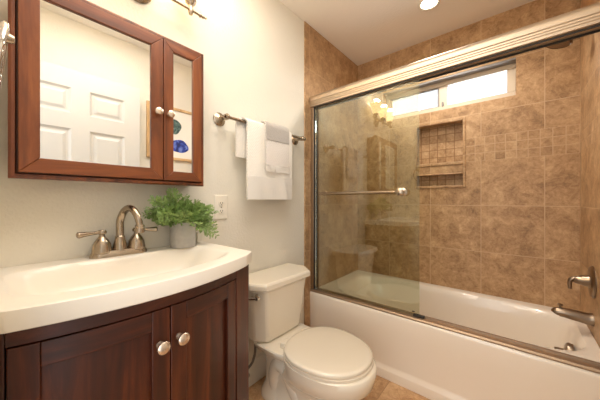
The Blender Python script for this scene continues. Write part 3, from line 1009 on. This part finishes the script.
# ------------------------------------------------------------------ vanity light
vl = empty('vanity_light', (0.0, 0.385, 1.98), 'brushed nickel three-light wall fixture above the mirror cabinet, glass shades lit', 'wall light')
LZ, LX = 1.965, 0.085
bm = B()
lathe(bm, [(0.060, 0), (0.060, 0.006), (0.052, 0.012), (0.040, 0.016), (0.020, 0.020), (0.012, 0.03), (0.011, LX)], (0.0, 0.385, 1.99), (1, 0, 0), 36)
obj('wall_plate', bm, M['nickel'], vl)
bm = B()
tube(bm, [(LX, 0.15, LZ), (LX, 0.62, LZ)], 0.007)
ar = obj('arm_bar', bm, M['nickel'], vl)
for s, yy in ((-1, 0.15), (1, 0.62)):
    bm = B()
    lathe(bm, [(0.007, -0.006), (0.011, 0.0), (0.011, 0.004), (0.006, 0.008), (0.009, 0.014), (0.009, 0.018), (0.004, 0.022), (0.006, 0.03), (0.0, 0.036)], (LX, yy, LZ), (0, s, 0), 18)
    obj('finial', bm, M['nickel'], ar)
for yy in (0.195, 0.385, 0.575):
    bm = B()
    lathe(bm, [(0.008, -0.022), (0.010, -0.014), (0.012, 0), (0.010, 0.012), (0.013, 0.02), (0.022, 0.03), (0.026, 0.045), (0.024, 0.048)], (LX, yy, LZ), seg=20)
    k = obj('lamp_holder', bm, M['nickel'], vl)
    bm = B()
    pr = [(0.022, 0.0), (0.032, 0.012), (0.040, 0.035), (0.046, 0.065), (0.056, 0.095), (0.064, 0.106), (0.061, 0.106), (0.053, 0.093), (0.043, 0.065), (0.037, 0.036), (0.028, 0.013), (0.0, 0.006)]
    lathe(bm, pr, (LX, yy, LZ + 0.044), seg=28)
    obj('lamp_shade', bm, M['shade'], k)
    d = bpy.data.lights.new('bulb', 'POINT'); d.energy = 1.9; d.color = (1.0, 0.91, 0.79); d.shadow_soft_size = 0.03
    lo = bpy.data.objects.new('bulb', d); COL.objects.link(lo); lo.location = (LX + 0.01, yy, LZ + 0.17)

# ------------------------------------------------------------------ recessed ceiling light
rl = empty('recessed_ceiling_light', (0.765, 1.905, H), 'round white recessed ceiling light over the bathtub, lit', 'ceiling light')
bm = B()
lathe(bm, [(0.072, 0), (0.072, 0.004), (0.066, 0.007), (0.052, 0.004), (0.050, 0.0)], (0.765, 1.905, H), (0, 0, -1), 36, cap=False)
obj('trim_ring', bm, M['white_trim'], rl)
bm = B()
lathe(bm, [(0.0, 0.001), (0.049, 0.001), (0.045, 0.004), (0, 0.006)], (0.765, 1.905, H), (0, 0, -1), 32)
obj('lens', bm, M['lens'], rl)
d = bpy.data.lights.new('downlight', 'SPOT'); d.energy = 38; d.color = (1.0, 0.95, 0.87); d.spot_size = math.radians(150); d.spot_blend = 0.6; d.shadow_soft_size = 0.12
lo = bpy.data.objects.new('downlight', d); COL.objects.link(lo); lo.location = (0.765, 1.905, H - 0.03)

# ------------------------------------------------------------------ towel bar and towels
TBX, TBZ = 0.070, 1.531
tb = empty('wall_towel_bar', (0.0, 1.08, TBZ), 'brushed nickel towel bar on the painted wall above the toilet', 'towel bar')
bm = B()
tube(bm, [(TBX, 0.782, TBZ), (TBX, 1.405, TBZ)], 0.0085)
obj('bar', bm, M['nickel'], tb)
for s, yy in ((-1, 0.775), (1, 1.39)):
    bm = B()
    lathe(bm, [(0.036, 0), (0.036, 0.004), (0.030, 0.010), (0.022, 0.013), (0.013, 0.018), (0.010, 0.03), (0.012, 0.05), (0.016, 0.060), (0.016, 0.078), (0.010, 0.086), (0, 0.088)], (0.0005, yy, TBZ), (1, 0, 0), 28)
    obj('post', bm, M['nickel'], tb)
bm = B(); lathe(bm, [(0.0085, -0.003), (0.011, 0.006), (0.012, 0.012), (0.008, 0.018), (0, 0.022)], (TBX, 1.405, TBZ), (0, 1, 0), 18)
obj('end_cap', bm, M['nickel'], tb)

def drape(bm, y0f, y1f, zf, y0b, y1b, zb, r, thick, ny=18, wav=0.004, seedv=0.0, z_from=None, z_to=None, lean=0.0):
    """cloth hung over the bar: front from zf up, round the bar, back down to zb; z_from/z_to keep a band of the front only"""
    path = []
    n = 16
    if z_from is None:
        for k in range(n):
            t = k / n
            path.append((TBX + r, zf + (TBZ - zf) * t, 0, t))
        for k in range(9):
            a = PI * k / 8
            path.append((TBX + r * math.cos(a), TBZ + r * math.sin(a), k / 8, 1))
        for k in range(1, n + 1):
            t = k / n
            path.append((TBX - r, TBZ + (zb - TBZ) * t, 1, 1 - t))
    else:
        for k in range(n + 1):
            t = k / n
            path.append((TBX + r, z_from + (z_to - z_from) * t, 0, t))
    top, bot = [], []
    for i in range(ny + 1):
        u = i / ny
        rt, rb = [], []
        for (x, z, back, t) in path:
            y = (y0f + (y1f - y0f) * u) * (1 - back) + (y0b + (y1b - y0b) * u) * back
            low = max(0.0, min(1.0, (TBZ - z) / 0.4))
            w = wav * low * (math.sin(u * 9 + seedv) + 0.6 * math.sin(u * 21 + 2 * seedv + z * 8)) + lean * low
            sg = 1 if back < 0.5 else -1
            xx = x + (w if back < 0.5 else -abs(w) * 0.3)
            # thickness normal
            dx = (x - TBX); dz = (z - TBZ) if z > TBZ else 0
            L = math.hypot(dx, dz) or 1
            rt.append(bm.verts.new((max(0.004, xx + dx / L * thick / 2), y, z + dz / L * thick / 2)))
            rb.append(bm.verts.new((max(0.002, xx - dx / L * thick / 2), y, z - dz / L * thick / 2)))
        top.append(rt); bot.append(rb)
    m = len(path)
    for i in range(ny):
        for j in range(m - 1):
            bm.faces.new((top[i][j], top[i + 1][j], top[i + 1][j + 1], top[i][j + 1]))
            bm.faces.new((bot[i][j], bot[i][j + 1], bot[i + 1][j + 1], bot[i + 1][j]))
        for j in (0, m - 1):
            bm.faces.new((top[i][j], bot[i][j], bot[i + 1][j], top[i + 1][j]))
    for i in (0, ny):
        for j in range(m - 1):
            bm.faces.new((top[i][j], top[i][j + 1], bot[i][j + 1], bot[i][j]))
    return bm

bt = empty('bath_towel', (TBX, 1.07, 1.11), 'large white waffle towel hanging folded over the towel bar', 'towel')
obj('towel_cloth', drape(B(), 0.893, 1.255, 1.105, 0.845, 1.20, 1.335, 0.017, 0.010, wav=0.006, seedv=0.4), M['towel'], bt, smooth=60)
obj('towel_hem_band', drape(B(), 0.8925, 1.2555, 1.105, 0, 0, 0, 0.0235, 0.004, wav=0.006, seedv=0.4, z_from=1.103, z_to=1.235), M['towel_hem'], bt, smooth=60)
ht = empty('hand_towel', (TBX, 1.12, 1.27), 'small grey and white fringed towel laid over the white towel', 'towel')
obj('towel_cloth', drape(B(), 1.017, 1.212, 1.305, 1.03, 1.20, 1.38, 0.033, 0.007, ny=12, wav=0.003, seedv=1.2), M['towel_pattern'], ht, smooth=60)
obj('grey_band', drape(B(), 1.0165, 1.2125, 1.305, 1.03, 1.20, 1.46, 0.038, 0.0035, ny=12, wav=0.003, seedv=1.2) if False else drape(B(), 1.0165, 1.2125, 1.455, 1.0295, 1.2005, 1.50, 0.0383, 0.003, ny=12, wav=0.003, seedv=1.2), M['towel_grey'], ht, smooth=60)
bm = B()
rg = random.Random(5)
for i in range(34):
    y = 1.019 + 0.190 * i / 33
    u = i / 33
    tube(bm, smooth_path([(TBX + 0.033, y, 1.31), (TBX + 0.034 + rg.uniform(-.002, .003), y + rg.uniform(-.002, .002), 1.29), (TBX + 0.034 + rg.uniform(-.003, .004), y + rg.uniform(-.004, .004), 1.268 + rg.uniform(-.004, .004))], 3), 0.0026, 6)
setp(obj('fringe', bm, M['towel_hem'], ht), 'white thread fringe along the towel end', kind='stuff')

# ------------------------------------------------------------------ towel ring on the wall beside the doorway
tr = empty('towel_ring', (0.35, FY, 1.47), 'shiny nickel towel ring at the left edge beside the mirror cabinet', 'towel ring')
bm = B()
lathe(bm, [(0.028, 0), (0.028, 0.005), (0.012, 0.012), (0.009, 0.02), (0.009, 0.040), (0.0105, 0.044), (0.0105, 0.055), (0.008, 0.060), (0, 0.061)], (0.35, FY, 1.460), (0, 1, 0), 24)
obj('post', bm, M['nickel'], tr)
bm = B()
ring = []
for k in range(40):
    a = 2 * PI * k / 40
    ring.append((0.378 + 0.078 * math.sin(a), 0.0165 - 0.009 * (1 - math.cos(a)), 1.390 + 0.080 * math.cos(a)))
tube(bm, ring, 0.006, 12, closed=True)
obj('ring', bm, M['chrome'], tr)

# ------------------------------------------------------------------ framed print on the right wall (seen in the mirrors)
pr_ = empty('framed_print', (W, 1.13, 1.73), 'square oak-framed print of agate slices, seen reflected in the mirror', 'picture')
fy0, fy1, fz0, fz1 = 0.873, 1.39, 1.483, 1.985
bm = B()
for (a, b, c, d) in ((fy0, fy0 + 0.024, fz0, fz1), (fy1 - 0.024, fy1, fz0, fz1), (fy0 + 0.024, fy1 - 0.024, fz0, fz0 + 0.024), (fy0 + 0.024, fy1 - 0.024, fz1 - 0.024, fz1)):
    box(bm, W - 0.022, W - 0.001, a, b, c, d)
obj('frame', bm, M['oak'], pr_, bevel=0.002)
obj('print_sheet', box(B(), W - 0.010, W - 0.002, fy0 + 0.02, fy1 - 0.02, fz0 + 0.02, fz1 - 0.02), M['paper'], pr_, smooth=0)
def agate(name, yc, zc, ry, rz, cols, sd):
    m, nt, p = new_mat(name)
    tc = nt.nodes.new('ShaderNodeTexCoord')
    no = nt.nodes.new('ShaderNodeTexNoise'); no.inputs['Scale'].default_value = 14; no.inputs['Detail'].default_value = 5; no.inputs['Distortion'].default_value = 1.5
    nt.links.new(tc.outputs['Object'], no.inputs['Vector'])
    nt.links.new(ramp(nt, no.outputs['Fac'], [(0.35, cols[0]), (0.5, cols[1]), (0.65, cols[2])]), p.inputs['Base Color'])
    p.inputs['Roughness'].default_value = 0.7
    bm = B(); r = random.Random(sd)
    ph = [r.uniform(0, 6) for _ in range(3)]
    pts = []
    for k in range(40):
        a = 2 * PI * k / 40
        f = 1 + .06 * math.sin(2 * a + ph[0]) + .05 * math.sin(3 * a + ph[1]) + .03 * math.sin(5 * a + ph[2])
        pts.append((yc + ry * f * math.cos(a), zc + rz * f * math.sin(a)))
    loft(bm, [[(W - 0.0098, y, z) for y, z in pts], [(W - 0.0108, y, z) for y, z in pts]])
    obj('agate_slice', bm, m, pr_, smooth=0)
agate('blue_agate', 1.165, 1.622, 0.085, 0.066, (srgb(20, 30, 92), srgb(44, 66, 160), srgb(110, 130, 200)), 3)
agate('green_agate', 1.105, 1.805, 0.075, 0.075, (srgb(40, 58, 60), srgb(72, 96, 92), srgb(130, 150, 140)), 8)

# ------------------------------------------------------------------ white towel on the right wall
wt = empty('hanging_towel', (W, 1.36, 0.70), 'white towel hanging on the right wall, just showing at the right edge', 'towel')
bm = B()
rings = []
for z, hw, dp in ((0.700, 0.085, 0.070), (0.712, 0.092, 0.078), (0.80, 0.086, 0.074), (0.90, 0.070, 0.066), (0.955, 0.045, 0.052), (0.985, 0.022, 0.032), (0.995, 0.012, 0.02)):
    ring = []
    for k in range(36):
        a = 2 * PI * k / 36
        f = 1 + 0.07 * math.sin(7 * a + z * 9)
        ring.append((W - 0.004 - dp * 0.5 - dp * 0.5 * f * math.cos(a) * 0.96 - 0.003, 1.36 + hw * f * math.sin(a), z))
    rings.append(ring)
loft(bm, rings)
obj('towel_cloth', bm, M['towel_hem'], wt, smooth=70)
bm = B()
tube(bm, smooth_path([(W, 1.36, 1.0), (W - 0.03, 1.36, 0.985), (W - 0.05, 1.36, 0.985), (W - 0.058, 1.36, 1.004)], 5), 0.006)
lathe(bm, [(0.02, 0), (0.018, 0.005), (0, 0.006)], (W, 1.36, 1.0), (-1, 0, 0))
setp(obj('robe_hook', bm, M['nickel']), 'small nickel wall hook holding the white towel on the right wall', 'hook')
